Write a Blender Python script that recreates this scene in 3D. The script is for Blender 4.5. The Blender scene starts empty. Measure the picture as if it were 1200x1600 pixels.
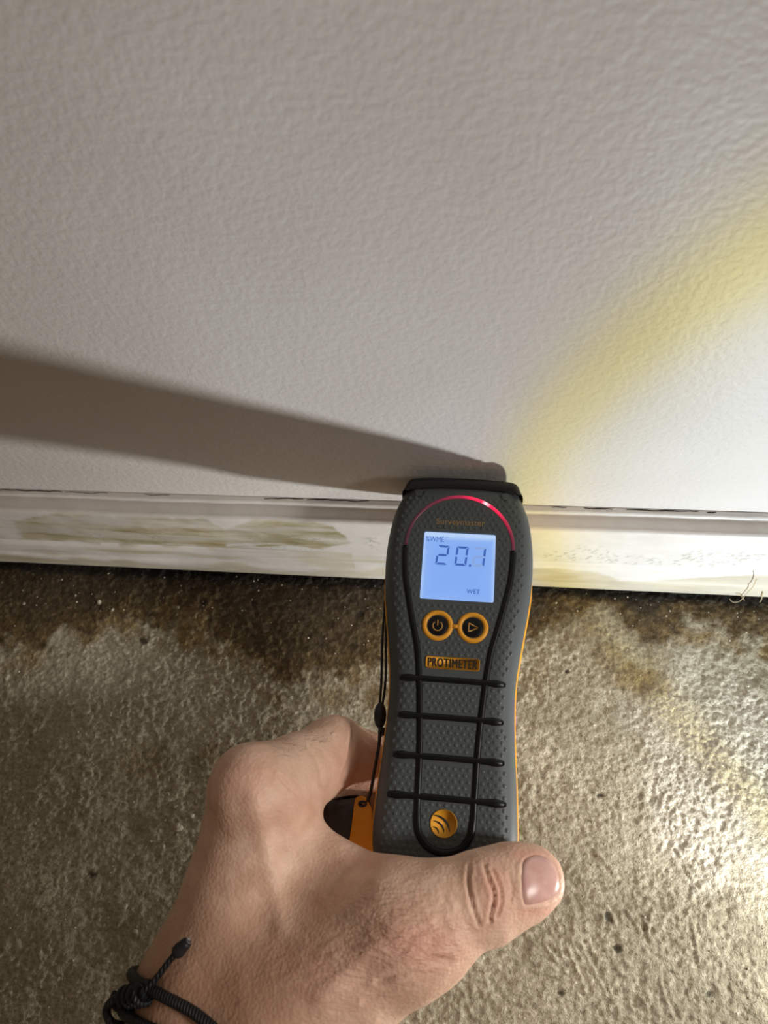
import bpy, bmesh, math, random
import numpy as np
from mathutils import Matrix, Vector

random.seed(7)
rng = np.random.default_rng(7)
scene = bpy.context.scene
COL = scene.collection

# ------------------------------------------------------------------ camera
F = 1170.0                                   # focal length in pixels of the 1200 x 1600 frame
PITCH = math.radians(65)
AX = np.array([.989, -.033, .143]); AX /= np.linalg.norm(AX)
AZ = np.array([0, math.cos(PITCH), math.sin(PITCH)]); AZ -= AZ.dot(AX) * AX; AZ /= np.linalg.norm(AZ)
AY = np.cross(AZ, AX)
CM = np.stack([AX, AY, AZ], 1)               # world -> camera axes (right, up, back)
CPOS = np.array([0., -130., 327.1])          # millimetres: 13 cm off the wall, 33 cm above the floor
cam_data = bpy.data.cameras.new('camera'); cam = bpy.data.objects.new('camera', cam_data); COL.objects.link(cam)
cam_data.sensor_fit = 'VERTICAL'; cam_data.sensor_height = 36; cam_data.lens = F / 1600 * 36
cam_data.clip_start = .005; cam_data.clip_end = 20
m4 = np.eye(4); m4[:3, :3] = CM.T; m4[:3, 3] = CPOS / 1000
cam.matrix_world = Matrix(m4.tolist())
cam_data.dof.use_dof = True; cam_data.dof.focus_distance = .262; cam_data.dof.aperture_fstop = 18
scene.camera = cam

def ray(px, py): return CM.T @ np.array([(px - 600) / F, -(py - 800) / F, -1.])
def on_floor(px, py): r = ray(px, py); return CPOS - r * (CPOS[2] / r[2])
def on_wall(px, py, y=0.): r = ray(px, py); return CPOS + r * ((y - CPOS[1]) / r[1])
def cam2world(P):                            # (right, down, depth) in mm -> world metres
    P = np.asarray(P, float); q = np.stack([P[..., 0], -P[..., 1], -P[..., 2]], -1)
    return (q @ CM + CPOS) / 1000
def J(px, py, d): return np.array([(px - 600) / F * d, (py - 800) / F * d, d])

# ------------------------------------------------------------------ world, lamp, exposure
world = bpy.data.worlds.new('dim_room'); scene.world = world; world.use_nodes = True
bgn = world.node_tree.nodes['Background']
bgn.inputs[0].default_value = (1.0, .74, .52, 1); bgn.inputs[1].default_value = .14
scene.view_settings.view_transform = 'Standard'; scene.view_settings.look = 'None'
scene.view_settings.exposure = 0; scene.view_settings.gamma = 1; scene.view_settings.use_curve_mapping = False

# unseen spot added at upper right to brighten hand, meter and floor
ad = bpy.data.lights.new('added_key_spot', 'SPOT'); alamp = bpy.data.objects.new('added_key_spot', ad); COL.objects.link(alamp)
ad.energy = 10.5; ad.color = (1., .94, .87); ad.spot_size = math.radians(40); ad.spot_blend = 1.; ad.shadow_soft_size = .05
alamp.location = (.48, -.20, .42); alamp.rotation_euler = (Vector((.01, -.165, .05)) - Vector(alamp.location)).to_track_quat('-Z', 'Y').to_euler()
LAMP = np.array([136., -148., 22.])          # torch lying on the floor to the right, pointing at the wall
ring_px = [(1200, 368), (1100, 432), (1000, 510), (940, 563), (880, 628), (845, 680), (812, 745)]
V = np.array([on_wall(*p) - LAMP for p in ring_px]); V /= np.linalg.norm(V, axis=1)[:, None]
mvec = np.linalg.lstsq(V, np.ones(len(V)), rcond=None)[0]
AXIS = mvec / np.linalg.norm(mvec); RING = math.acos(min(1, 1 / np.linalg.norm(mvec)))
ld = bpy.data.lights.new('torch_beam', 'POINT'); lamp = bpy.data.objects.new('torch_beam', ld); COL.objects.link(lamp)
lamp.location = LAMP / 1000; lamp.rotation_euler = Vector(AXIS.tolist()).to_track_quat('-Z', 'Y').to_euler()
ld.shadow_soft_size = .007; ld.energy = 1.0
NSIGN = -1.
ld.use_nodes = True
nt = ld.node_tree; nt.nodes.clear()
tc = nt.nodes.new('ShaderNodeTexCoord'); sx = nt.nodes.new('ShaderNodeSeparateXYZ'); nt.links.new(tc.outputs['Normal'], sx.inputs[0])
ab = nt.nodes.new('ShaderNodeMath'); ab.operation = 'MULTIPLY'; ab.inputs[1].default_value = NSIGN; nt.links.new(sx.outputs['Z'], ab.inputs[0])
ac = nt.nodes.new('ShaderNodeMath'); ac.operation = 'ARCCOSINE'; nt.links.new(ab.outputs[0], ac.inputs[0])
dv = nt.nodes.new('ShaderNodeMath'); dv.operation = 'DIVIDE'; dv.inputs[1].default_value = math.pi; nt.links.new(ac.outputs[0], dv.inputs[0])
lf = nt.nodes.new('ShaderNodeLightFalloff'); lf.inputs['Strength'].default_value = 8.3
rp = nt.nodes.new('ShaderNodeValToRGB'); nt.links.new(dv.outputs[0], rp.inputs[0])
em = nt.nodes.new('ShaderNodeEmission'); ou = nt.nodes.new('ShaderNodeOutputLight')
nt.links.new(rp.outputs[0], em.inputs[0]); nt.links.new(em.outputs[0], ou.inputs[0]); nt.links.new(lf.outputs['Linear'], em.inputs[1])
D_ = lambda deg: (math.degrees(RING) + deg) / 180
prof = [(0, (.84, .93, 1.0)), (D_(-9), (.86, .94, .97)), (D_(-4.0), (.90, .94, .84)), (D_(-1.5), (.92, .86, .40)), (D_(.6), (.86, .80, .42)),
        (D_(2.6), (.74, .75, .74)), (D_(14), (1.06, 1.08, 1.06)), (D_(23), (.98, .96, .93)), (D_(40), (.5, .49, .46)), (1, (.35, .33, .3))]
el = rp.color_ramp.elements
while len(el) < len(prof): el.new(.5)
for e, (p, c) in zip(el, prof): e.position = p
for e, (p, c) in zip(sorted(el, key=lambda e: e.position), prof): e.color = (*c, 1)

# ------------------------------------------------------------------ helpers
def tag(o, label=None, cat=None, group=None, kind=None):
    for k, v in (('label', label), ('category', cat), ('group', group), ('kind', kind)):
        if v: o[k] = v
    return o
def mesh_obj(name, verts, faces, mat, parent=None, smooth=True, attrs=None):
    me = bpy.data.meshes.new(name)
    if isinstance(faces, np.ndarray) and len(faces) > 3000:
        k = faces.shape[1]; vv = np.asarray(verts, np.float32)
        me.vertices.add(len(vv)); me.vertices.foreach_set('co', vv.ravel())
        me.loops.add(faces.size); me.loops.foreach_set('vertex_index', np.ascontiguousarray(faces, np.int32).ravel())
        me.polygons.add(len(faces)); me.polygons.foreach_set('loop_start', np.arange(0, faces.size, k, dtype=np.int32))
        me.update(calc_edges=True)
    else:
        me.from_pydata([tuple(v) for v in np.asarray(verts, float).tolist()], [], [tuple(int(i) for i in f) for f in faces])
        me.update()
    if smooth: me.shade_smooth()
    if mat: me.materials.append(mat)
    for k, a in (attrs or {}).items():
        a = np.asarray(a, np.float32)
        if a.ndim == 1:
            at = me.attributes.new(k, 'FLOAT', 'POINT'); at.data.foreach_set('value', a)
        else:
            at = me.attributes.new(k, 'FLOAT_COLOR', 'POINT'); at.data.foreach_set('color', np.c_[a, np.ones(len(a))].astype(np.float32).ravel())
    o = bpy.data.objects.new(name, me); COL.objects.link(o)
    if parent: o.parent = parent
    return o
def grid_faces(nu, nv, cu=False, cv=False):
    U = nu if cu else nu - 1; W = nv if cv else nv - 1
    i, j = np.meshgrid(np.arange(U), np.arange(W), indexing='ij'); i = i.ravel(); j = j.ravel()
    i2 = (i + 1) % nu; j2 = (j + 1) % nv
    return np.stack([i * nv + j, i2 * nv + j, i2 * nv + j2, i * nv + j2], 1)
def fnode(n, t): return n.nodes.new('ShaderNode' + t)
class Mat:
    def __init__(s, name, base=(.5, .5, .5), rough=.5, metal=0., spec=.5, **kw):
        s.m = bpy.data.materials.new(name); s.m.use_nodes = True; s.t = s.m.node_tree
        s.b = s.t.nodes['Principled BSDF']
        s.b.inputs['Base Color'].default_value = (*base, 1); s.b.inputs['Roughness'].default_value = rough
        s.b.inputs['Metallic'].default_value = metal; s.b.inputs['Specular IOR Level'].default_value = spec
        s.tc = fnode(s.t, 'TexCoord'); s.h = None; s.base = base
        for k, v in kw.items(): s.b.inputs[k].default_value = v
    def link(s, a, b): s.t.links.new(a, b)
    def noise(s, scale, detail=4, rough=.6, vec=None, stretch=None):
        n = fnode(s.t, 'TexNoise'); n.inputs['Scale'].default_value = scale; n.inputs['Detail'].default_value = detail; n.inputs['Roughness'].default_value = rough
        v = vec or s.tc.outputs['Object']
        if stretch:
            mp = fnode(s.t, 'Mapping'); mp.inputs['Scale'].default_value = stretch; s.link(v, mp.inputs[0]); v = mp.outputs[0]
        s.link(v, n.inputs['Vector']); return n.outputs['Fac']
    def ramp(s, fac, stops):
        r = fnode(s.t, 'ValToRGB'); s.link(fac, r.inputs[0]); e = r.color_ramp.elements
        while len(e) < len(stops): e.new(.5)
        for k, (p, c) in enumerate(stops):
            e[k].position = p
        for k, (p, c) in enumerate(stops):
            e[k].color = (*c, 1) if hasattr(c, '__len__') else (c, c, c, 1)
        return r.outputs[0]
    def mix(s, fac, a, b, mode='MIX'):
        x = fnode(s.t, 'Mix'); x.data_type = 'RGBA'; x.blend_type = mode
        for val, inp in ((fac, x.inputs[0]), (a, x.inputs[6]), (b, x.inputs[7])):
            if isinstance(val, (int, float)): inp.default_value = val
            elif isinstance(val, tuple): inp.default_value = (*val, 1)
            else: s.link(val, inp)
        return x.outputs[2]
    def math(s, op, a, b=0.):
        x = fnode(s.t, 'Math'); x.operation = op
        for val, inp in ((a, x.inputs[0]), (b, x.inputs[1])):
            if isinstance(val, (int, float)): inp.default_value = val
            else: s.link(val, inp)
        return x.outputs[0]
    def attr(s, name):
        a = fnode(s.t, 'Attribute'); a.attribute_name = name; return a
    def color(s, out): s.link(out, s.b.inputs['Base Color']); return s
    def rough(s, out): s.link(out, s.b.inputs['Roughness']); return s
    def bump(s, height, dist, strength=1.):
        b = fnode(s.t, 'Bump'); b.inputs['Distance'].default_value = dist; b.inputs['Strength'].default_value = strength
        s.link(height, b.inputs['Height'])
        if s.h: s.link(s.h, b.inputs['Normal'])
        s.h = b.outputs[0]; s.link(s.h, s.b.inputs['Normal']); return s
    def emit(s, col, strength):
        s.b.inputs['Emission Strength'].default_value = strength
        if isinstance(col, tuple): s.b.inputs['Emission Color'].default_value = (*col, 1)
        else: s.link(col, s.b.inputs['Emission Color'])
        return s

# numpy value noise
_T = np.random.default_rng(11).random((256, 256))
def vnoise(x, y, seed=0):
    xi = np.floor(x).astype(int); yi = np.floor(y).astype(int); fx = x - xi; fy = y - yi
    fx = fx * fx * fx * (fx * (fx * 6 - 15) + 10); fy = fy * fy * fy * (fy * (fy * 6 - 15) + 10)
    xi = xi + seed * 37; yi = yi + seed * 91
    g = lambda a, b: _T[a & 255, b & 255]
    return (g(xi, yi) * (1 - fx) + g(xi + 1, yi) * fx) * (1 - fy) + (g(xi, yi + 1) * (1 - fx) + g(xi + 1, yi + 1) * fx) * fy
def fbm(x, y, size, octv=4, seed=0, gain=.5):
    s = 0; a = 1; n = 0; x = x / size; y = y / size
    for k in range(octv):
        c, sn = math.cos(k * 1.1 + .4), math.sin(k * 1.1 + .4)
        s = s + a * vnoise(c * x - sn * y, sn * x + c * y, seed + k); n += a; a *= gain; x = x * 2.03; y = y * 2.03
    return s / n
def sstep(a, b, x): t = np.clip((x - a) / (b - a), 0, 1); return t * t * (3 - 2 * t)
def segdist(px, py, pts):
    d = np.full(np.shape(px), 1e9)
    for (x0, y0), (x1, y1) in zip(pts[:-1], pts[1:]):
        dx, dy = x1 - x0, y1 - y0; t = np.clip(((px - x0) * dx + (py - y0) * dy) / (dx * dx + dy * dy + 1e-9), 0, 1)
        d = np.minimum(d, np.hypot(px - x0 - t * dx, py - y0 - t * dy))
    return d

# ------------------------------------------------------------------ wall
wm = Mat('wall_paint', (.70, .685, .665), .5, spec=.35)
big = wm.noise(16, 3, .5); wm.color(wm.mix(wm.ramp(big, [(.35, 0.), (.65, 1.)]), (.715, .70, .68), (.675, .655, .635)))
wm.bump(wm.ramp(wm.noise(460, 2, .5), [(.36, 0.), (.5, .5), (.66, 1.)]), .00007, 1.).bump(wm.noise(900, 2, .5), .00004, .8).bump(wm.noise(55, 2, .5), .0004, .5)
xs = np.array([-.9, .9]); zs = np.array([0, 1.3])
wv = [(-.9, 0, 0), (.9, 0, 0), (.9, 0, 1.3), (-.9, 0, 1.3), (-.9, .1, 0), (.9, .1, 0), (.9, .1, 1.3), (-.9, .1, 1.3)]
wall = mesh_obj('wall_back', wv, [(0, 1, 2, 3), (5, 4, 7, 6), (3, 2, 6, 7), (0, 3, 7, 4), (1, 5, 6, 2), (4, 5, 1, 0)], wm.m, smooth=False)
tag(wall, 'off-white painted wall with fine orange-peel texture', kind='structure')

# ------------------------------------------------------------------ floor
def axis_lines(lo, hi, step, far):
    a = np.arange(lo, hi + step / 2, step); o = np.array([10, 30, 80, 200, 450, 900.])
    left = lo - o[lo - o > far[0]][::-1]; right = hi + o[hi + o < far[1]]
    return np.concatenate([[far[0]], left, a, right, [far[1]]])
gx = axis_lines(-285, 150, .55, (-900, 900)); gy = axis_lines(-235, -1, .55, (-1100, 0.))
gy = np.unique(np.clip(gy, -1100, 0))
X, Y = np.meshgrid(gx, gy, indexing='ij'); x = X.ravel(); y = Y.ravel()
damp_px = [(-60, 1015), (0, 1008), (60, 1000), (100, 979), (190, 958), (260, 965), (320, 984), (370, 1010), (400, 1041), (450, 1067), (520, 1065), (565, 1035), (600, 1022),
           (700, 1010), (830, 985), (900, 968), (960, 962), (1010, 1000), (1050, 992), (1090, 975), (1200, 998), (1280, 1000)]
dp = np.array([on_floor(*p)[:2] for p in damp_px]); dp = dp[np.argsort(dp[:, 0])]
edge = np.interp(x, dp[:, 0], dp[:, 1])
wob = (fbm(x, y, 16, 4, 3) - .5) * 22 + (fbm(x, y, 3.5, 3, 5) - .5) * 7
over = (y - edge) + wob                       # >0 : inside the damp strip by the wall
damp = sstep(-2.5, 4, over)
ochre = np.exp(-((over + 3.5) / 7.) ** 2) * sstep(.42, .62, fbm(x, y, 22, 3, 9))
for (px, py, rx, ry, am) in [(985, 1060, 17, 8, .75), (945, 1020, 8, 5, .5), (840, 1060, 9, 14, .4), (520, 1085, 10, 6, .6), (215, 1185, 14, 8, .45), (340, 1180, 14, 7, .5), (590, 1090, 8, 7, .7)]:
    c = on_floor(px, py); q = ((x - c[0]) / rx) ** 2 + ((y - c[1]) / ry) ** 2 + (fbm(x, y, 9, 3, int(px) % 7) - .5) * 2.4
    ochre = np.maximum(ochre, am * sstep(1.2, .2, q))
c = on_floor(1115, 1190); white = sstep(1.25, .3, ((x - c[0]) / 34) ** 2 + ((y - c[1]) / 46) ** 2 + (fbm(x, y, 18, 4, 13) - .5) * 1.7)
c = on_floor(230, 1090); white = np.maximum(white, .35 * sstep(1.3, .2, ((x - c[0]) / 60) ** 2 + ((y - c[1]) / 26) ** 2 + (fbm(x, y, 14, 4, 17) - .5) * 1.5))
white = white * (1 - damp)
pit = 0 * x
for (px, py, r) in [(143, 1368, 2.6), (437, 1205, 4.5), (425, 1212, 3), (938, 1243, 1.6), (950, 1432, 2.2), (965, 1482, 1.6), (1107, 1552, 2), (877, 1553, 1.2), (315, 942, 2.4), (223, 1000, 2.5), (560, 960, 2.2), (395, 942, 1.4), (885, 1050, 1.2), (1050, 1517, 1.1)]:
    c = on_floor(px, py); pit = np.maximum(pit, sstep(1.3, .4, np.hypot(x - c[0], (y - c[1]) * 1.25) / (r * .8) + (fbm(x, y, 1.6, 3, 4) - .5) * 2.4))
grain1 = fbm(x, y, 1.75, 3, 31, .6); grain2 = fbm(x, y, 5.0, 4, 37, .6); und = fbm(x, y, 40, 3, 41)
smoothz = sstep(.45, .62, fbm(x, y, 30, 3, 43)) * .5
z = (und - .5) * 2.6 + (grain2 - .5) * 1.3 * (1 - smoothz * .6) + (grain1 - .5) * 1.35 * (1 - smoothz) + white * (fbm(x, y, 1.5, 2, 47) - .5) * .7
z -= pit * .7
scratch = [[(1020, 1420), (1010, 1463)], [(980, 1425), (1003, 1458)], [(1083, 1445), (1092, 1505)], [(1005, 1430), (1018, 1470)], [(885, 1475), (915, 1550)], [(850, 1475), (885, 1520)],
           [(905, 1470), (948, 1555)], [(1030, 1492), (1056, 1503)], [(1165, 1520), (1190, 1540)], [(830, 1515), (900, 1535)], [(1032, 1525), (1040, 1565)], [(700, 1495), (725, 1530)], [(720, 1540), (738, 1590)],
           [(930, 1330), (965, 1370)], [(1060, 1330), (1085, 1375)]]
for s_ in scratch:
    w = [on_floor(*p)[:2] for p in s_]; d = segdist(x, y, w); d = d + (fbm(x, y, 3, 2, 49) - .5) * 1.2; k = np.exp(-(d / .55) ** 2); z += k * .30 - np.exp(-((d - 1.3) / .7) ** 2) * .30
z = z - z[(x > -200) & (x < 80) & (y > -200)].mean()
deep = sstep(2, 16, over) * (.55 + .45 * sstep(-40, -8, y)); fade = sstep(0, 10, -y); z = z * (.45 + .55 * fade) - .2
far = (x < -290) | (x > 155) | (y < -240); z[far] = -.3
fm = Mat('damp_concrete', (.4, .35, .27), .8, spec=.3)
at = fm.attr('stain'); sp = fnode(fm.t, 'SeparateColor'); fm.link(at.outputs['Color'], sp.inputs[0])
at2 = fm.attr('crust')
basec = fm.ramp(fm.noise(520, 6, .75), [(.34, (.22, .195, .135)), (.5, (.46, .425, .32)), (.66, (.72, .68, .54))])
basec = fm.mix(fm.ramp(fm.noise(38, 4, .6), [(.4, 0.), (.62, .5)]), basec, (.28, .25, .18))
basec = fm.mix(fm.math('MULTIPLY', at2.outputs['Fac'], .72), basec, fm.ramp(fm.noise(700, 5, .75), [(.38, (.34, .31, .23)), (.5, (.62, .58, .48)), (.62, (.90, .88, .80))]))
basec = fm.mix(fm.math('MULTIPLY', sp.outputs[1], .85), basec, fm.ramp(fm.noise(260, 4, .6), [(.35, (.13, .082, .022)), (.65, (.31, .215, .08))]))
dcol = fm.ramp(fm.noise(260, 5, .7), [(.32, (.055, .036, .014)), (.5, (.13, .09, .040)), (.62, (.22, .155, .066)), (.76, (.38, .31, .19))])
ddeep = fm.ramp(fm.noise(330, 5, .75), [(.32, (.014, .011, .008)), (.5, (.045, .034, .021)), (.64, (.10, .075, .042)), (.78, (.26, .21, .14))])
dcol = fm.mix(fm.attr('deep').outputs['Fac'], dcol, ddeep)
basec = fm.mix(sp.outputs[0], basec, dcol)
basec = fm.mix(fm.math('MULTIPLY', sp.outputs[2], .8), basec, (.03, .027, .022))
basec = fm.mix(fm.attr('contact_shade').outputs['Fac'], basec, (.008, .007, .006))  # near-black contact shade painted into the floor colour along the baseboard foot
fm.color(basec)
fm.rough(fm.math('SUBTRACT', .80, fm.math('ADD', fm.math('MULTIPLY', at2.outputs['Fac'], .3), fm.math('MULTIPLY', sp.outputs[0], .25))))
fm.bump(fm.noise(520, 4, .7), .0009, .9).bump(fm.noise(1300, 3, .7), .00045, 1.)
floor = mesh_obj('floor', np.c_[x, y, z] / 1000, grid_faces(len(gx), len(gy)), fm.m, attrs={'stain': np.c_[damp, ochre, pit], 'crust': white, 'deep': deep, 'contact_shade': sstep(-17.5, -13.2, y + (fbm(x, y, 5, 3, 15) - .5) * 3.5) * .92})
tag(floor, 'rough bare concrete floor, dark and damp along the wall', kind='structure')
GX, GY, GZ = gx, gy, z.reshape(len(gx), len(gy))
def floor_z(px_, py_):
    i = min(max(np.searchsorted(GX, px_) - 1, 0), len(GX) - 2); j = min(max(np.searchsorted(GY, py_) - 1, 0), len(GY) - 2)
    return GZ[i:i + 2, j:j + 2].mean()

# ------------------------------------------------------------------ baseboard
prof = [(0, 61), (1.5, 61), (2.1, 60.7), (2.4, 60.2), (2.7, 59.6), (3.4, 59.1), (4.6, 58.8), (7.4, 58.4), (8.3, 58.0), (8.8, 57.3), (9.1, 56.2),
        (9.3, 52.0), (9.6, 42), (9.9, 30), (9.9, 28), (9.2, 27.3), (9.2, 26.3), (10.3, 25.4), (10.9, 24), (11.2, 19), (11.3, 16.4), (11.0, 15.6), (11.9, 14.6), (12.4, 12.6), (12.5, 8), (12.5, 4.2), (11.6, 3.0), (0, 3.0)]
dense = []
for a, b in zip(prof[:-1], prof[1:]):
    n = max(1, int(math.hypot(b[0] - a[0], b[1] - a[1]) / .8)); dense += [(a[0] + (b[0] - a[0]) * k / n, a[1] + (b[1] - a[1]) * k / n) for k in range(n)]
dense.append(prof[-1]); dense = np.array(dense)
bx = np.concatenate([[-900, -600], np.arange(-330, 190, .75), [500, 900]])
BX, BI = np.meshgrid(bx, np.arange(len(dense)), indexing='ij'); x = BX.ravel(); yo = dense[BI.ravel(), 0]; zz = dense[BI.ravel(), 1]
wav = (fbm(x, zz * 2, 45, 3, 51) - .5) * .9 * (zz / 61) + (fbm(x, zz * 3, 7, 2, 53) - .5) * .18
yy = -np.where(yo > .01, yo + wav, 0)
# stains: shapes of their own, found on the board's face
bpt = lambda px, py: on_wall(px, py, -10.)
def blob_mask(pts, edgew=1.5, seed=0, wobble=3):
    P = np.array([bpt(*p) for p in pts]); px_, pz_ = P[:, 0], P[:, 2]
    inside = np.zeros(len(x), bool); j = len(px_) - 1
    for i in range(len(px_)):
        hit = ((pz_[i] > zz) != (pz_[j] > zz)) & (x < (px_[j] - px_[i]) * (zz - pz_[i]) / (pz_[j] - pz_[i] + 1e-9) + px_[i]); inside ^= hit; j = i
    d = segdist(x, zz, list(zip(px_, pz_)) + [(px_[0], pz_[0])]) * np.where(inside, 1, -1) + (fbm(x, zz, 6, 3, seed) - .5) * wobble
    return sstep(-edgew, edgew, d)
ol = blob_mask([(20, 815), (100, 806), (200, 808), (320, 815), (360, 835), (350, 858), (250, 850), (150, 845), (30, 842)], 1.6, 61, 5) * .75
ol = np.maximum(ol, blob_mask([(330, 835), (400, 815), (460, 812), (520, 825), (548, 850), (500, 858), (420, 850), (360, 850)], .8, 62, 3) * .62)
ol = np.maximum(ol, .9 * np.exp(-(segdist(x, zz, [tuple(bpt(*p)[[0, 2]]) for p in [(35, 842), (110, 846), (180, 852), (350, 856), (480, 850)]]) / 1.0) ** 2) * sstep(.3, .6, fbm(x, zz, 9, 2, 63)))
tan = blob_mask([(830, 885), (870, 885), (930, 890), (965, 900), (985, 905), (1080, 900), (1160, 895), (1200, 890), (1300, 890), (1300, 945), (830, 930)], 1.0, 64, 3) * .6
tan = np.maximum(tan, .6 * sstep(14, 9, zz + (fbm(x, zz * 4, 26, 3, 65) - .5) * 20) * (x < -20))
streak = sstep(.52, .68, fbm(x, zz * 9, 60, 4, 67)) * sstep(27, 20, zz)
tan = np.maximum(tan, .8 * streak)
spk = .7 * sstep(.64, .74, fbm(x, zz, 1.3, 2, 71)) * sstep(.42, .6, fbm(x, zz, 22, 2, 73)) * sstep(27, 31, zz) * sstep(48, 42, zz)
strk = fbm(x, zz * 10, 70, 4, 68); ol = ol * sstep(57.9, 56.6, zz) * (.35 + .85 * sstep(.34, .62, strk))
rimm = np.clip(ol * (1.02 - ol) * 4, 0, 1) * sstep(.35, .6, fbm(x, zz, 14, 2, 69)); ol = np.clip(ol + .25 * rimm, 0, 1)
tan = np.maximum(tan, .55 * sstep(.55, .68, fbm(x, zz * 12, 55, 4, 77)) * sstep(50, 40, zz) * (x < -60))
bm_ = Mat('baseboard_gloss', (.78, .77, .75), .38, spec=.5)
at = bm_.attr('stain'); sp = fnode(bm_.t, 'SeparateColor'); bm_.link(at.outputs['Color'], sp.inputs[0])
bc = bm_.mix(bm_.ramp(bm_.noise(60, 4, .6), [(.4, 0.), (.7, 1.)]), (.80, .79, .77), (.72, .705, .68))
bc = bm_.mix(sp.outputs[0], bc, bm_.ramp(bm_.noise(150, 4, .6, stretch=(.25, 1, 1)), [(.34, (.27, .235, .10)), (.5, (.46, .41, .25)), (.64, (.64, .595, .47))]))
bc = bm_.mix(sp.outputs[1], bc, bm_.ramp(bm_.noise(120, 4, .6, stretch=(.2, 1, 1)), [(.35, (.42, .355, .20)), (.65, (.66, .60, .43))]))
bc = bm_.mix(bm_.math('MULTIPLY', sp.outputs[2], .75), bc, (.30, .31, .24))
bm_.color(bc).bump(bm_.noise(330, 3, .6, stretch=(.5, 1, 1)), .00022, .7)
base = mesh_obj('baseboard_back', np.c_[x, yy, zz] / 1000, grid_faces(len(bx), len(dense))[:, ::-1], bm_.m, attrs={'stain': np.c_[ol, tan, spk]})
tag(base, 'white moulded baseboard with yellow-brown water stains', kind='structure')
crack_m = Mat('crack_shadow_dirt', (.025, .02, .017), .9)
flake_m = Mat('peeling_paint', (.72, .69, .63), .6)
for pts in [[(-20, 760), (40, 764), (95, 766)], [(412, 777.5), (445, 779), (474, 779)], [(478, 777.5), (520, 780.5), (576, 781.5)], [(862, 792.5), (885, 794)], [(912, 794), (935, 795.5), (957, 796)],
            [(978, 796.5), (1030, 799), (1090, 801)], [(1104, 801.2), (1118, 801.6)], [(100, 767), (170, 772)], [(225, 771.5), (265, 772.5)]]:
    W = np.array([on_wall(*p, -.5) for p in pts]); n = 30; t = np.linspace(0, 1, n)
    cx = np.interp(t, np.linspace(0, 1, len(W)), W[:, 0]); thin = .4 if pts[0][0] in (100, 225) else 1
    yc = -.55 + (fbm(cx, cx * 0, 5, 3, 79) - .5) * 1.0; hwid = (.05 + .20 * np.sin(np.pi * t) ** .5 * (.35 + .9 * fbm(cx, cx * 0 + 9, 2.2, 2, 80))) * thin
    v = np.concatenate([np.c_[cx, yc + hwid, np.full(n, 61.22)], np.c_[cx, yc - hwid, np.full(n, 61.22)], np.c_[cx, yc, np.full(n, 60.6)]]) / 1000
    f = []
    for k in range(n - 1):
        for a in range(3):
            b2 = (a + 1) % 3; f.append((a * n + k, b2 * n + k, b2 * n + k + 1, a * n + k + 1))
    mesh_obj('caulk_crack', v, f, crack_m.m, base, smooth=False)
def sweep(path, rad, seg=8, flat=1., up=None, closed=False):
    P = np.asarray(path, float); n = len(P)
    T = (np.roll(P, -1, 0) - np.roll(P, 1, 0)) if closed else np.gradient(P, axis=0)
    T /= np.linalg.norm(T, axis=1)[:, None] + 1e-12
    rad = np.broadcast_to(np.asarray(rad, float), (n,))
    if up is None:
        u = np.cross(T[0], [0, 0, 1.]);
        if np.linalg.norm(u) < .1: u = np.cross(T[0], [1., 0, 0])
        u /= np.linalg.norm(u); U = []
        for k in range(n):
            u = u - u.dot(T[k]) * T[k]; u /= np.linalg.norm(u); U.append(u)
        U = np.array(U); B = np.cross(T, U)
    else:
        B = np.broadcast_to(np.asarray(up, float), P.shape); U = np.cross(B, T); U /= np.linalg.norm(U, axis=1)[:, None] + 1e-12
    a = np.linspace(0, 2 * math.pi, seg, endpoint=False)
    V = P[:, None] + rad[:, None, None] * (np.cos(a)[None, :, None] * U[:, None] + flat * np.sin(a)[None, :, None] * B[:, None])
    f = grid_faces(n, seg, closed, True)[:, ::-1].tolist()
    if not closed: f += [list(range(seg)), [(n - 1) * seg + k for k in range(seg)][::-1]]
    return V.reshape(-1, 3), f
def spline(pts, n=60, closed=False):
    P = np.asarray(pts, float)
    if closed: P = np.vstack([P[-1], P, P[0], P[1]])
    else: P = np.vstack([2 * P[0] - P[1], P, 2 * P[-1] - P[-2]])
    m = len(P) - 3; out = []
    for s in np.linspace(0, m, n, endpoint=not closed):
        i = min(int(s), m - 1); t = s - i; a, b, c, d = P[i:i + 4]
        out.append(.5 * ((2 * b) + (c - a) * t + (2 * a - 5 * b + 4 * c - d) * t * t + (3 * b - a - 3 * c + d) * t ** 3))
    return np.array(out)
fib = Mat('wood_fibre', (.62, .50, .33), .7)
for pts in [[(1182, 905), (1177, 916), (1166, 928), (1156, 939), (1146, 941), (1140, 936)], [(1192, 926), (1189, 938), (1181, 947), (1174, 949)], [(1150, 928), (1158, 931), (1163, 938)]]:
    P = [on_wall(px, py, -13.2 - .35 * k) / 1000 for k, (px, py) in enumerate(pts)]
    v, f = sweep(spline(P, 20), np.linspace(.00022, .0001, 20), 5); mesh_obj('loose_fibre', v, f, fib.m, base)

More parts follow.
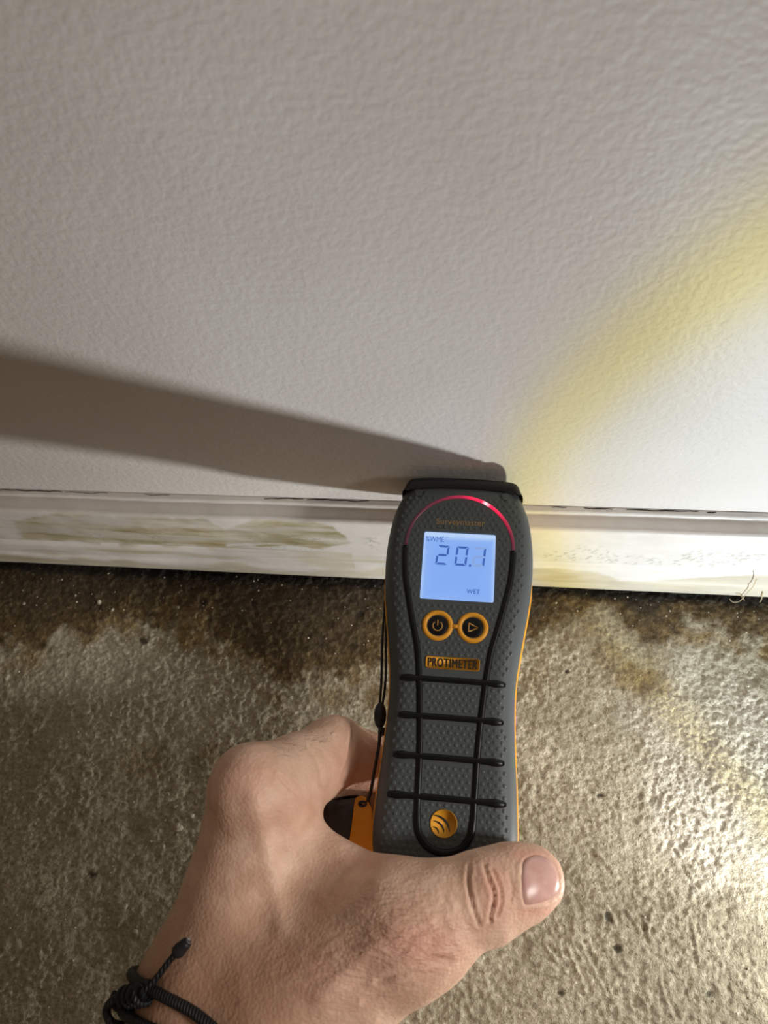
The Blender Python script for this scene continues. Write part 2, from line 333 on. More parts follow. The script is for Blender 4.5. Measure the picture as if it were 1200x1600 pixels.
# ------------------------------------------------------------------ moisture meter
rolr, tilt, yaw = math.radians(5.4), math.radians(22), math.radians(7)
ey_ = np.array([math.sin(rolr) * math.cos(tilt), math.cos(rolr) * math.cos(tilt), -math.sin(tilt)])
ex_ = np.array([math.cos(rolr), -math.sin(rolr), 0.]); ez_ = np.cross(ex_, ey_); ex_ = np.cross(ey_, ez_)
ez_ = ez_ * math.cos(yaw) - ex_ * math.sin(yaw); ex_ = np.cross(ey_, ez_)
MO = 254 * np.array([(716 - 600) / F, -(885 - 800) / F, -1.])
MEX, MEY, MEZ = CM.T @ ex_, CM.T @ ey_, CM.T @ ez_; MOW = CM.T @ MO + CPOS
mm = np.eye(4); mm[:3, 0] = MEX; mm[:3, 1] = MEY; mm[:3, 2] = MEZ; mm[:3, 3] = MOW / 1000
def meter_pt(x, y, h): return (MOW + MEX * x + MEY * y + MEZ * h) / 1000
def to_meter(px, py, h):
    r = ray(px, py); o = MOW + MEZ * h; t = (o - CPOS).dot(MEZ) / r.dot(MEZ); p = CPOS + t * r - MOW
    return np.array([p.dot(MEX), p.dot(MEY), h])
meter = bpy.data.objects.new('moisture_meter', None); COL.objects.link(meter); meter.matrix_world = Matrix(mm.tolist()); meter.empty_display_size = .02
tag(meter, 'grey rubber handheld moisture meter with lit blue screen, pressed to the wall', 'moisture meter')
def mp(name, v, f, mat, parent=None, smooth=True): return mesh_obj(name, np.asarray(v, float) / 1000, f, mat, parent or meter, smooth)

rub = Mat('grey_rubber', (.066, .077, .082), .50, spec=.42); rub.bump(rub.noise(1500, 2), .00008, .5)
blk = Mat('black_rubber', (.0035, .0040, .0055), .36, spec=.3)
blkm = Mat('black_plastic', (.012, .013, .015), .45, spec=.45)
org = Mat('orange_plastic', (.80, .36, .028), .42, spec=.4)
orgd = Mat('amber_print', (.46, .24, .06), .55)
darkp = Mat('dark_print', (.018, .014, .010), .5)
steel = Mat('pin_steel', (.6, .6, .6), .25, 1.)

side = [(0, 33.2), (10, 33), (17, 32.4), (19.7, 31.2), (20.9, 28.6), (22.4, 25.2), (24.0, 20.5), (25.1, 14), (25.7, 6), (25.5, -2), (24.6, -11), (23.2, -20), (21.8, -29), (20.8, -37), (20.5, -46), (20.9, -57), (21.6, -68), (22.1, -78),
        (22.2, -85), (21.4, -91), (19.0, -95.4), (14, -98.0), (7, -99.2), (0, -99.5)]
SR = spline([(a, b, 0) for a, b in side], 110)[:, :2]
SR[0, 0] = 0; SR[-1, 0] = 0
OUT = np.vstack([SR, (SR * [-1, 1])[-2:0:-1]])                      # closed outline, clockwise
def offs(poly, d):                                                  # inward offset
    T = np.roll(poly, -1, 0) - np.roll(poly, 1, 0); T /= np.linalg.norm(T, axis=1)[:, None]
    N = np.c_[T[:, 1], -T[:, 0]]                                    # clockwise: right of travel is inside
    return poly + N * (np.asarray(d)[:, None] if np.ndim(d) else d)
def loft(layers, cap0=True, cap1=True):
    n = len(layers[0]); V = np.vstack(layers); f = []
    for k in range(len(layers) - 1):
        for i in range(n):
            j = (i + 1) % n; f.append((k * n + i, k * n + j, (k + 1) * n + j, (k + 1) * n + i))
    if cap0: f.append(tuple(range(n)))
    if cap1: f.append(tuple(range((len(layers) - 1) * n, len(layers) * n))[::-1])
    return V, [t[::-1] for t in f]
def lay(poly, d, h): q = offs(poly, d); return np.c_[q, np.full(len(q), h)]
FR = [(.5, -11.2), (.15, -9.6), (.1, -7.6), (.5, -5.4), (1.3, -3.4), (2.5, -1.8), (4.0, -.75), (5.6, -.2), (7.2, 0.)]
WY = SR[::-1, 1]; WX = SR[::-1, 0]
def hw(y): return np.interp(y, WY, WX)
def hface(x, y):
    d = np.minimum(hw(y) - np.abs(x), np.minimum(33.2 - y, y + 99.5)); return np.interp(d, [a for a, _ in FR][2:], [b for _, b in FR][2:])
# the well the screen sits in
def rrect(w, h, r, n=6, cx=0, cy=0):
    P = []
    for (sx_, sy_, a0) in ((1, 1, 0), (-1, 1, 90), (-1, -1, 180), (1, -1, 270)):
        for k in range(n + 1):
            a = math.radians(a0 + 90 * k / n); P.append((cx + sx_ * (w / 2 - r) + r * math.cos(a), cy + sy_ * (h / 2 - r) + r * math.sin(a)))
    return np.array(P)[::-1]
def prism(poly, h0, h1, bev=0.):
    L = [np.c_[poly, np.full(len(poly), h0)]]
    if bev: L += [np.c_[poly, np.full(len(poly), h1 - bev)], lay(poly, bev * .8, h1)]
    else: L += [np.c_[poly, np.full(len(poly), h1)]]
    return loft(L)
from mathutils.geometry import delaunay_2d_cdt
V, f = loft([lay(OUT, d, h) for d, h in FR] + [lay(OUT, 7.9, 0.)], cap1=False)
nO = len(OUT); b0 = len(V) - nO; inner = V[b0:, :2]; well = rrect(25.0, 24.4, .8, cy=.25); nW = len(well)
fx_, fy_ = np.meshgrid(np.arange(-18, 18.1, 2.2), np.arange(-91, 26, 2.6)); fill = np.c_[fx_.ravel(), fy_.ravel()]
fill = np.array([p for p in fill if abs(p[0]) < hw(p[1]) - 9.2 and not (abs(p[0]) < 13.4 and abs(p[1] - .25) < 13)])
allp = np.vstack([inner, well, fill])
ed_ = [(i, (i + 1) % nO) for i in range(nO)] + [(nO + i, nO + (i + 1) % nW) for i in range(nW)]
cv, ce, cf, *_ = delaunay_2d_cdt([Vector(p.tolist()) for p in allp], ed_, [], 0, 1e-6)
cv = np.array([p[:] for p in cv]); oldn = len(V); V = np.vstack([V, np.c_[cv, np.zeros(len(cv))]])
from mathutils import geometry as _g
def inpoly(p, poly):
    c = False; j = len(poly) - 1
    for i in range(len(poly)):
        if (poly[i][1] > p[1]) != (poly[j][1] > p[1]) and p[0] < (poly[j][0] - poly[i][0]) * (p[1] - poly[i][1]) / (poly[j][1] - poly[i][1]) + poly[i][0]: c = not c
        j = i
    return c
for t_ in cf:
    m_ = cv[list(t_)].mean(0)
    if inpoly(m_, inner) and not inpoly(m_, well): f.append(tuple(i + oldn for i in t_))
wv2, wf2 = loft([np.c_[well, np.full(nW, 0.)], np.c_[well, np.full(nW, -1.2)]], cap0=False, cap1=True); o = len(V); V = np.vstack([V, wv2]); f += [tuple(i + o for i in t_) for t_ in wf2]
body = mp('front_shell', V, f, rub.m); body.data.set_sharp_from_angle(angle=math.radians(40))

bo = OUT[:, 1]; bd = np.interp(bo, [-6, 14], [-.55, .7])
mp('orange_band', *loft([lay(OUT, bd + .9, -14.1), lay(OUT, bd + .2, -14.0), lay(OUT, bd, -13.4), lay(OUT, bd, -11.5), lay(OUT, bd + .15, -11.0), lay(OUT, bd + .9, -10.9)]), org.m)
RB = np.interp(OUT[:, 1], [-16, -7], [.80, 1.])                     # the head is deeper than the handle
def layr(d, h): q = offs(OUT, d); return np.c_[q, -14 + (h + 14) * np.where(h < -14, RB, 1.)]
mp('rear_shell', *loft([layr(d, h) for d, h in [(9, -27), (6, -26.7), (3.6, -25.2), (2.0, -22.4), (1.1, -19), (.7, -14.2), (.7, -13)]]), org.m)
ci = [k for k in range(len(OUT)) if OUT[k, 1] > 26.9]; ci = sorted(ci, key=lambda k: OUT[k, 0])   # the outline's run around the tip
rows = []
for d, h in [(3.0, -25.8), (1.4, -25.2), (.2, -23.5), (-.3, -21), (-.35, -12), (-.3, -8), (-.1, -5), (.25, -2.6), (.7, -1.1), (1.2, -.2), (1.75, .14), (2.3, .2)]:
    q = offs(OUT, d)[ci]; rows.append(np.c_[q[:, 0], q[:, 1] + .9, np.full(len(ci), h)])
q = rows[-1]; ye = 27.5 + 1.6 * (1 - np.abs(q[:, 0] / 20) ** 2.2)
rows.append(np.c_[q[:, 0], np.minimum(q[:, 1] - .05, ye + .2), np.full(len(ci), .2)]); rows.append(np.c_[q[:, 0], np.minimum(q[:, 1] - .1, ye), np.full(len(ci), -.6)])
V = np.vstack(rows); mp('end_cap', V, grid_faces(len(rows), len(ci))[:, ::-1], blkm.m)
for sx_ in (-1, 1):
    y1 = 32.5; wall_gap = -(meter_pt(sx_ * 6.2, 33, -13)[1]) * 1000 + .3
    v, f = sweep([(sx_ * 6.2, y1, -13), (sx_ * 6.2, 33 + wall_gap - 3, -13), (sx_ * 6.2, 33 + wall_gap, -13)], [.7, .7, .12], 10); mp('pin', v, f, steel.m)
    v, f = sweep([(sx_ * 6.2, 31, -13), (sx_ * 6.2, 34.3, -13)], [1.9, 1.6], 14); mp('pin_collar', v, f, blkm.m)

# light arc, black inlay loop, rungs
a = np.linspace(math.radians(0), math.radians(180), 60)
arc = np.array([(18.35 * math.cos(t), 6.8 + 18.9 * math.sin(t)) for t in a])
redm = Mat('red_light_pipe', (.10, .02, .035), .32, spec=.4)
g = fnode(redm.t, 'SeparateXYZ'); redm.link(redm.tc.outputs['Object'], g.inputs[0])
ang = redm.math('ARCTAN2', redm.math('SUBTRACT', g.outputs[1], .0068), g.outputs[0])
redm.emit(redm.ramp(redm.math('DIVIDE', ang, math.pi), [(0, (.055, .012, .022)), (.1, (.16, .012, .035)), (.2, (.50, .01, .05)), (.32, (1.6, .02, .12)), (.352, (3.2, .9, 1.0)), (.375, (1.7, .02, .12)), (.5, (.42, .015, .06)),
          (.62, (.12, .014, .03)), (.78, (.045, .012, .02)), (1, (.015, .007, .01))]), 1.)
def on_face(P, lift=0.): P = np.asarray(P, float); return np.c_[P, hface(P[:, 0], P[:, 1]) + lift]
v, f = sweep(on_face(arc, .05), .56, 10, .62, up=(0, 0, 1)); mp('light_arc', v, f, redm.m)
lp = [(18.35, 6.5), (18.2, 2), (17.55, -4.5), (16.4, -10), (14.9, -16.6), (13.3, -23), (11.9, -28.7), (10.7, -37.5), (9.6, -49.5), (8.9, -61), (8.6, -72.5), (8.3, -80.5), (7.4, -84.4), (5.2, -87.3), (2, -88.7), (0, -88.9)]
half = spline([(p, q, 0) for p, q in lp], 90)[:, :2]; loop = np.vstack([half, (half * [-1, 1])[-2::-1]])
rad = np.full(len(loop), .98); yb = loop[:, 1]; rad = np.where(yb < -78, 1.12, rad)
v, f = sweep(on_face(loop, .02), rad, 10, .6, up=(0, 0, 1)); mp('inlay_loop', v, f, blk.m)
for yr, hl in ((-38.4, 17.0), (-50.1, 16.6), (-62.2, 17.2), (-73.9, 18.1)):
    xs_ = np.linspace(-hl, hl, 40); P = np.c_[xs_, np.full(40, yr) - .15 * (xs_ / hl) ** 2]
    rr = .95 * np.clip((1.02 - np.abs(xs_ / hl)) / .035, .45, 1) + .25 * np.exp(-((np.abs(xs_) - hl * .82) / 1.6) ** 2)
    v, f = sweep(on_face(P, .12), rr, 10, .62, up=(0, 0, 1)); mp('grip_rib', v, f, blk.m)

# screen with its print
scr = Mat('backlit_lcd', (.02, .02, .03), .25, spec=.3)
g = fnode(scr.t, 'SeparateXYZ'); scr.link(scr.tc.outputs['Object'], g.inputs[0])
gx_ = scr.math('MULTIPLY', scr.math('ABSOLUTE', g.outputs[0]), 78.); gy_ = scr.math('MULTIPLY', scr.math('ABSOLUTE', scr.math('SUBTRACT', g.outputs[1], -.001)), 82.)
ed = scr.math('MAXIMUM', scr.math('POWER', gx_, 5.), scr.math('POWER', gy_, 5.))
scr.emit(scr.ramp(ed, [(0, (.235, .43, .93)), (.45, (.265, .46, .94)), (.95, (.50, .68, 1.0))]), .93)
screen = mp('screen', *prism(rrect(24.6, 24.0, .7, cy=.25), -1.3, -.72), scr.m, smooth=False)
seg_m = Mat('lcd_dark_segment', (.01, .015, .03), .4); seg_m.emit((.045, .13, .50), .85)
gst = Mat('lcd_ghost_segment', (.02, .02, .03), .4); gst.emit((.25, .395, .74), .92)
gst2 = Mat('lcd_faint_segment', (.02, .02, .03), .4); gst2.emit((.222, .41, .895), .93)
def seg_polys(cx, cy, w, h, t, sk):
    S = {}; g_ = .18
    def q(pts): return np.array([(cx + px + sk * py, cy + py) for px, py in pts])[::-1]
    a_, b_ = w / 2, h / 2
    S['a'] = q([(-a_ + g_, b_), (a_ - g_, b_), (a_ - t - g_, b_ - t), (-a_ + t + g_, b_ - t)])
    S['d'] = q([(-a_ + g_, -b_), (-a_ + t + g_, -b_ + t), (a_ - t - g_, -b_ + t), (a_ - g_, -b_)])
    S['g'] = q([(-a_ + t * .6, 0), (-a_ + t + .1, t / 2), (a_ - t - .1, t / 2), (a_ - t * .6, 0), (a_ - t - .1, -t / 2), (-a_ + t + .1, -t / 2)])
    S['f'] = q([(-a_, b_ - g_), (-a_ + t, b_ - t - g_), (-a_ + t, t / 2 + g_), (-a_, g_)])
    S['e'] = q([(-a_, -g_), (-a_ + t, -t / 2 - g_), (-a_ + t, -b_ + t + g_), (-a_, -b_ + g_)])
    S['b'] = q([(a_, b_ - g_), (a_, g_), (a_ - t, t / 2 + g_), (a_ - t, b_ - t - g_)])
    S['c'] = q([(a_, -g_), (a_, -b_ + g_), (a_ - t, -b_ + t + g_), (a_ - t, -t / 2 - g_)])
    return S
def flat(polys, h0, h1):
    V = []; f = []
    for P in polys:
        area = sum(P[i][0] * P[(i + 1) % len(P)][1] - P[(i + 1) % len(P)][0] * P[i][1] for i in range(len(P)))
        if area > 0: P = P[::-1]
        v, ff = loft([np.c_[P, np.full(len(P), h0)], np.c_[P, np.full(len(P), h1)]]); o = len(V); V += v.tolist(); f += [tuple(i + o for i in t) for t in ff]
    return np.array(V), f
def digit(cx, cy, on, ghost='', w=4.1, h=7.0, t=.74):
    S = seg_polys(cx, cy, w, h, t, .085)
    mp('digit', *flat([S[k] for k in on], -.75, -.66), seg_m.m, screen, False)
    if ghost: mp('unlit_segment', *flat([S[k] for k in ghost], -.75, -.68), gst.m, screen, False)
digit(-5.6, 4.0, 'abged'); digit(.9, 4.0, 'abcdef'); digit(6.9, 4.0, 'bc', 'aged')
mp('decimal_point', *flat([rrect(.8, .8, .2, 2, 3.9, .75)], -.75, -.66), seg_m.m, screen, False)
for cx in (-4.6, -2.0, .6, 3.2, 5.8):
    S = seg_polys(cx, -4.2, 2.0, 3.8, .35, .085); mp('unlit_segment', *flat(list(S.values()), -.75, -.695), gst2.m, screen, False)
def text(name, body_, cx, cy, width, h0, thick, mat, parent, height=None, bold=0., space=1.):
    cu = bpy.data.curves.new(name, 'FONT'); cu.body = body_; cu.align_x = 'CENTER'; cu.align_y = 'CENTER'; cu.extrude = .02; cu.offset = bold; cu.space_character = space; cu.resolution_u = 3
    o = bpy.data.objects.new(name, cu); COL.objects.link(o); bpy.context.view_layer.update()
    me = bpy.data.meshes.new_from_object(o.evaluated_get(bpy.context.evaluated_depsgraph_get())); bpy.data.objects.remove(o); bpy.data.curves.remove(cu)
    v = np.empty(len(me.vertices) * 3); me.vertices.foreach_get('co', v); v = v.reshape(-1, 3)
    lo, hi = v.min(0), v.max(0); s = width / (hi[0] - lo[0]); sy = height / (hi[1] - lo[1]) if height else s
    v = np.c_[(v[:, 0] - (lo[0] + hi[0]) / 2) * s + cx, (v[:, 1] - (lo[1] + hi[1]) / 2) * sy + cy, (v[:, 2] - lo[2]) / (hi[2] - lo[2]) * thick + h0] / 1000
    me.vertices.foreach_set('co', v.ravel().astype(np.float32)); me.update(); me.materials.clear(); me.materials.append(mat); me.name = name
    ob = bpy.data.objects.new(name, me); COL.objects.link(ob); ob.parent = parent; return ob
text('unit_lettering', '%WME', -8.5, 9.7, 6.3, -.75, .09, seg_m.m, screen, 1.85)
text('unlit_lettering', 'C', -4.4, 9.7, 1.4, -.75, .07, gst.m, screen, 1.85)
text('status_lettering', 'WET', 5.4, -8.3, 4.5, -.75, .09, seg_m.m, screen, 1.55, .012)
text('model_lettering', 'Surveymaster', 0, 15.8, 16.8, -.02, .12, Mat('dull_bronze_print', (.32, .20, .08), .6).m, meter)

# buttons
def ring_prof(prof_, cx, cy, n=40):
    P = np.array(prof_); t = np.linspace(0, 2 * math.pi, n, endpoint=False)
    V = np.array([[(cx + r * math.cos(q), cy + r * math.sin(q), h) for r, h in P] for q in t]).reshape(-1, 3)
    return V, grid_faces(n, len(P), True, True)[:, ::-1]
def merge(parts):
    V = []; f = []
    for v, ff in parts: o = len(V); V += np.asarray(v).tolist(); f += [tuple(int(i) + o for i in t) for t in ff]
    return np.array(V), f
rp_ = [(3.5, -.6), (3.55, .15), (3.8, .5), (4.3, .72), (4.8, .55), (5.15, .1), (5.2, -.6)]
bridge = np.array([(-2.0, -19.2), (-1.2, -20.0), (0, -20.15), (1.2, -20.0), (2.0, -19.2), (2.0, -22.4), (1.2, -21.6), (0, -21.45), (-1.2, -21.6), (-2.0, -22.4)])
mp('button_surround', *merge([ring_prof(rp_, -5.75, -20.8), ring_prof(rp_, 5.75, -20.8), prism(bridge, -.3, .5, .15)]), org.m)
for cx in (-5.75, 5.75):
    n = 36; rr = [0.02, 1.5, 2.6, 3.2, 3.5, 3.55]; hh = [.28, .26, .2, .08, -.1, -.5]
    t = np.linspace(0, 2 * math.pi, n, endpoint=False)
    V = np.array([[(cx + r * math.cos(q), -20.8 + r * math.sin(q), h) for r, h in zip(rr, hh)] for q in t]).reshape(-1, 3)
    b = mp('button', V, grid_faces(n, len(rr), True, False)[:, ::-1], darkp.m if False else blk.m)
    if cx < 0:
        t = np.linspace(math.radians(125), math.radians(415), 30); P = np.c_[cx + 1.55 * np.cos(t), -21.0 + 1.55 * np.sin(t), np.full(30, .3)]
        v, f = sweep(P, .2, 6, .5, up=(0, 0, 1)); v2, f2 = sweep([(cx, -20.9, .32), (cx, -18.95, .3)], .2, 6, .5, up=(0, 0, 1))
        mp('power_symbol', *merge([(v, f), (v2, f2)]), orgd.m, b)
    else:
        P = [(cx - 1.3, -22.3, .3), (cx - 1.3, -19.4, .3), (cx + 1.7, -20.85, .3)]
        v, f = sweep(P, .22, 6, .5, up=(0, 0, 1), closed=True)
        mp('arrow_symbol', *merge([sweep([P[k], P[(k + 1) % 3]], .22, 6, .5, up=(0, 0, 1)) for k in range(3)]), orgd.m, b)
plate = mp('nameplate', *prism(rrect(17.4, 3.9, .8, cx=-.2, cy=-33.0), -.2, .45, .2), org.m)
bl = text('brand_lettering', 'PROTIMETER', -.2, -33.0, 15.7, .44, .12, darkp.m, plate, 2.7, 0., 1.1)
v0 = np.empty(len(bl.data.vertices) * 3); bl.data.vertices.foreach_get('co', v0); v0 = v0.reshape(-1, 3) * 1000; f0 = [tuple(p.vertices) for p in bl.data.polygons]
bpy.data.objects.remove(bl); mp('brand_lettering', *merge([(v0 + [dx, 0, dz], f0) for dx, dz in ((-.10, 0), (0, .004), (.10, .008))]), darkp.m, plate, False)
t = np.linspace(0, 2 * math.pi, 40, endpoint=False)[::-1]
disc = np.c_[-.3 + 4.05 * np.cos(t), -80.9 + 4.05 * np.sin(t)]
logo = mp('logo_disc', *prism(disc, -.3, .4, .2), org.m)
for k, (r0, th) in enumerate(((2.0, .5), (3.6, .75), (5.2, .9))):
    cx0, cy0 = -3.6, -84.1
    tt = np.linspace(math.radians(12), math.radians(88), 16); w = th * np.sin(np.linspace(.15, math.pi - .15, 16)) * .62 + .05
    o_ = np.c_[cx0 + (r0 + w) * np.cos(tt), cy0 + (r0 + w) * np.sin(tt)]; i_ = np.c_[cx0 + (r0 - w * .2) * np.cos(tt), cy0 + (r0 - w * .2) * np.sin(tt)]
    P = np.vstack([o_, i_[::-1]])
    c = np.array([-.3, -80.9]); d = P - c; L = np.linalg.norm(d, axis=1); P = c + d * np.minimum(1, 3.6 / np.maximum(L, 1e-6))[:, None]
    V = np.vstack([np.c_[o_, np.full(16, .46)], np.c_[i_, np.full(16, .46)]])
    mp('wave_mark', V, [(i, 16 + i, 17 + i, i + 1) for i in range(15)], darkp.m, logo, False)
# moulded bumps of the rubber
pts = []; pitch = 2.1
for r in range(80):
    for c_ in range(-20, 21):
        px_ = (c_ + (.5 if r % 2 else 0)) * pitch * 1.02; py_ = 30 - r * pitch * .84
        if py_ > 25.2 or py_ < -97: continue
        w = hw(py_)
        if abs(px_) > w - 3.6 or py_ + 99.5 < 4: continue
        if abs(px_) < 13.3 and -13 < py_ < 13.5: continue
        if abs(px_) < 9.6 and 14.2 < py_ < 17.6: continue
        if min(math.hypot(px_ - 5.75, py_ + 20.8), math.hypot(px_ + 5.75, py_ + 20.8)) < 6 or (abs(px_) < 3 and abs(py_ + 20.8) < 1.8): continue
        if abs(px_ + .2) < 9.5 and abs(py_ + 33) < 2.8: continue
        if math.hypot(px_ + .3, py_ + 80.9) < 4.8: continue
        if np.hypot(loop[:, 0] - px_, loop[:, 1] - py_).min() < 1.55 or np.hypot(arc[:, 0] - px_, arc[:, 1] - py_).min() < 1.5: continue
        if any(abs(py_ - q) < 1.5 and abs(px_) < h_ + .8 for q, h_ in ((-38.4, 17), (-50.1, 16.6), (-62.2, 17.2), (-73.9, 18.1))): continue
        pts.append((px_, py_))
pts = np.array(pts); n = 8; t = np.linspace(0, 2 * math.pi, n, endpoint=False)
prof_b = [(.76, -.10), (.64, .07), (.40, .15), (.14, .16)]
V = []; f = []
for (px_, py_), h0 in zip(pts, hface(pts[:, 0], pts[:, 1])):
    o = len(V)
    for r, h in prof_b: V += [(px_ + r * math.cos(q), py_ + r * math.sin(q), h0 + h) for q in t]
    for k in range(3): f += [(o + k * n + i, o + k * n + (i + 1) % n, o + (k + 1) * n + (i + 1) % n, o + (k + 1) * n + i) for i in range(n)]
    f.append(tuple(o + 3 * n + i for i in range(n)))
gb = mp('grip_bumps', V, f, rub.m); tag(gb, kind='stuff')
# lanyard eye on the left side
v, f = sweep([to_meter(603, 1143, -13) + np.array([2.5, 0, 0]), to_meter(598, 1143, -13) + np.array([-.6, 0, 0])], [1.5, 1.3], 10); mp('lanyard_eye', v, f, blkm.m)

# ------------------------------------------------------------------ wrist strap and tethered cap
cordm = Mat('black_cord', (.012, .012, .014), .6); cordm.bump(cordm.noise(2500, 2, stretch=(1, 1, .4)), .0003, .6)
def mpt(px, py, h): q = to_meter(px, py, h); return meter_pt(*q)
strap = bpy.data.objects.new('wrist_strap', None); COL.objects.link(strap); strap.location = mpt(596, 1145, -14); strap.empty_display_size = .01
tag(strap, 'thin black cord with oval slider hanging down the left edge of the meter', 'cord'); bpy.context.view_layer.update()
def wpart(name, v, f, mat, parent, smooth=True):
    v = np.asarray(v, float) - np.array(parent.matrix_world.translation); return mesh_obj(name, v, f, mat, parent, smooth)
for dx in (0, 6.5):
    P = [mpt(603 + dx * .2, 925, -20), mpt(600 + dx * .6, 960, -17), mpt(597 + dx * .9, 1010, -15), mpt(596 + dx, 1060, -14.5), mpt(594 + dx * .7, 1095, -14.5), mpt(594, 1112, -14.5)]
    v, f = sweep(spline(P, 40), .00042, 8); wpart('cord', v, f, cordm.m, strap)
P = [mpt(594, 1122, -14.5), mpt(593.5, 1140, -14), mpt(592, 1165, -14), mpt(585, 1205, -14.5), mpt(579, 1238, -15), mpt(574, 1252, -16)]
v, f = sweep(spline(P, 40), .00055, 8); wpart('cord', v, f, cordm.m, strap)
P = [mpt(593.5, 1136, -14), mpt(597, 1142, -13.2), mpt(600, 1146, -13.2), mpt(594, 1150, -14.2)]
v, f = sweep(spline(P, 20), .00045, 8); wpart('cord_loop', v, f, cordm.m, strap)
A, B = mpt(594.5, 1098, -14.5), mpt(593.5, 1138, -14.5); t = np.linspace(0, 1, 14)
v, f = sweep([A + (B - A) * q for q in t], .0021 * np.sqrt(np.clip(1 - (2 * t - 1) ** 2 * .93, 0, 1)), 18); wpart('slider_bead', v, f, blkm.m, strap)

pcap = bpy.data.objects.new('protective_cap', None); COL.objects.link(pcap); pcap.location = cam2world(J(548, 1330, 254)); pcap.empty_display_size = .01
tag(pcap, 'small dark grey cap with orange tab tucked between palm and meter', 'cap'); bpy.context.view_layer.update()
A, B = cam2world(J(541, 1246, 257)), cam2world(J(552, 1352, 252)); t = np.array([0, .02, .06, .12, .25, .6, .9, .96, 1]); rr = .0082 * np.array([.55, .75, .9, .98, 1, 1, 1, .96, .85])
v, f = sweep([A + (B - A) * q for q in t], rr, 28); 
greyp = Mat('dark_grey_rubber', (.035, .040, .043), .45); wpart('cap_shell', v, f, greyp.m, pcap)
tabpx = [(556, 1246), (566, 1243), (574, 1247), (577, 1256), (581, 1262), (583, 1300), (582, 1345), (540, 1345), (545, 1318), (550, 1285), (553, 1258)]
Pf = np.array([cam2world(J(px, py, 246.5 - (py - 1243) * .05 + (580 - px) * .07)) for px, py in tabpx]); Pb = np.array([cam2world(J(px, py, 248.3 - (py - 1243) * .05 + (580 - px) * .07)) for px, py in tabpx])
n = len(Pf); v = np.vstack([Pf, Pb]); f = [tuple(range(n))[::-1], tuple(range(n, 2 * n))] + [(i, (i + 1) % n, (i + 1) % n + n, i + n) for i in range(n)]
tabo = wpart('orange_tab', v, f, org.m, pcap, False); 
bv = tabo.modifiers.new('soft', 'BEVEL'); bv.width = .0005; bv.segments = 2
hole = [cam2world(J(567 + 5.5 * math.cos(q), 1256 + 3.2 * math.sin(q) , 246.6 )) for q in np.linspace(0, 2 * math.pi, 20, endpoint=False)]
v, f = sweep(hole, .0005, 6, closed=True); wpart('tab_eyelet', v, f, blkm.m, pcap)

# ------------------------------------------------------------------ the hand: one continuous surface grown from a distance field (camera-oriented mm)
def cone(p, a, b, ra, rb):
    a = np.asarray(a, np.float32); b = np.asarray(b, np.float32); ab = b - a
    t = np.clip(((p - a) @ ab) / np.float32(ab @ ab), 0, 1)
    q = p - a - t[:, None] * ab
    return np.sqrt((q * q).sum(1)) - (ra + (rb - ra) * t)
def smin(a, b, k):
    h = np.clip(.5 + .5 * (b - a) / k, 0, 1); return b + (a - b) * h - k * h * (1 - h)
WA, WB = J(348, 1575, 218), J(452, 1588, 213)
PALM = [(WA, (-78, 330, 178), 26, 35), (WB, (-45, 330, 172), 22.5, 33),
        (J(352, 1560, 220), J(408, 1262, 227), 23.5, 15.0), (J(348, 1580, 236), J(385, 1300, 246), 21, 13.5), (J(352, 1600, 248), J(385, 1345, 260), 19, 12.5), (J(372, 1620, 254), J(400, 1395, 268), 17, 11.5),
        (J(452, 1570, 208), J(632, 1448, 206), 21, 15.5), (J(470, 1595, 216), J(590, 1490, 214), 19, 14), (J(448, 1302, 231), J(598, 1402, 212), 7.5, 8.5), (J(425, 1385, 228), J(560, 1450, 213), 13, 12.5),
        (J(430, 1470, 224), J(520, 1490, 216), 18, 16), (J(440, 1500, 238), J(420, 1380, 250), 16, 12)]
THUMB = [(J(632, 1448, 206), J(700, 1420, 205), 15.2, 12.0), (J(700, 1420, 205), J(757, 1402, 206), 12.0, 11.9), (J(757, 1402, 206), J(800, 1384, 208), 11.9, 10.6), (J(800, 1384, 208), J(827, 1374, 209.5), 10.4, 9.4)]
FINGERS = [[(J(405, 1242, 226), 14.6), (J(527, 1177, 257), 11.0), (J(640, 1207, 266), 9.0), (J(722, 1222, 264), 7.8)],
           [(J(385, 1295, 247), 13.5), (J(522, 1262, 277), 9.8), (J(640, 1262, 266), 8.8), (J(715, 1264, 261), 7.8)],
           [(J(385, 1345, 262), 12.5), (J(515, 1325, 282), 9.4), (J(640, 1318, 262), 8.4), (J(705, 1314, 257), 7.6)],
           [(J(400, 1395, 268), 11), (J(510, 1388, 280), 8.4), (J(605, 1372, 260), 7.4), (J(665, 1364, 255), 6.8)]]
def sdf(p):
    p = np.asarray(p, np.float32)
    d = None
    for a, b, ra, rb in PALM:
        e = cone(p, a, b, ra, rb); d = e if d is None else smin(d, e, 9.)
    th = None
    for a, b, ra, rb in THUMB:
        e = cone(p, a, b, ra, rb); th = e if th is None else smin(th, e, 2.5)
    d = smin(d, th, 7.)
    fs = None
    for ch in FINGERS:
        g_ = None
        for (a, ra), (b, rb) in zip(ch[:-1], ch[1:]):
            e = cone(p, a, b, ra, rb); g_ = e if g_ is None else smin(g_, e, 1.2)
        fs = g_ if fs is None else smin(fs, g_, 1.)
    d = smin(d, fs, 6.)
    # knuckle and wrist bumps
    for c, r, k in ((J(388, 1222, 219), 9.5, 8), (J(655, 1470, 203), 11.0, 9), (J(520, 1160, 253), 8.5, 5)):
        d = smin(d, np.sqrt(((p - c.astype(np.float32)) ** 2).sum(1)) - r, k)
    return d
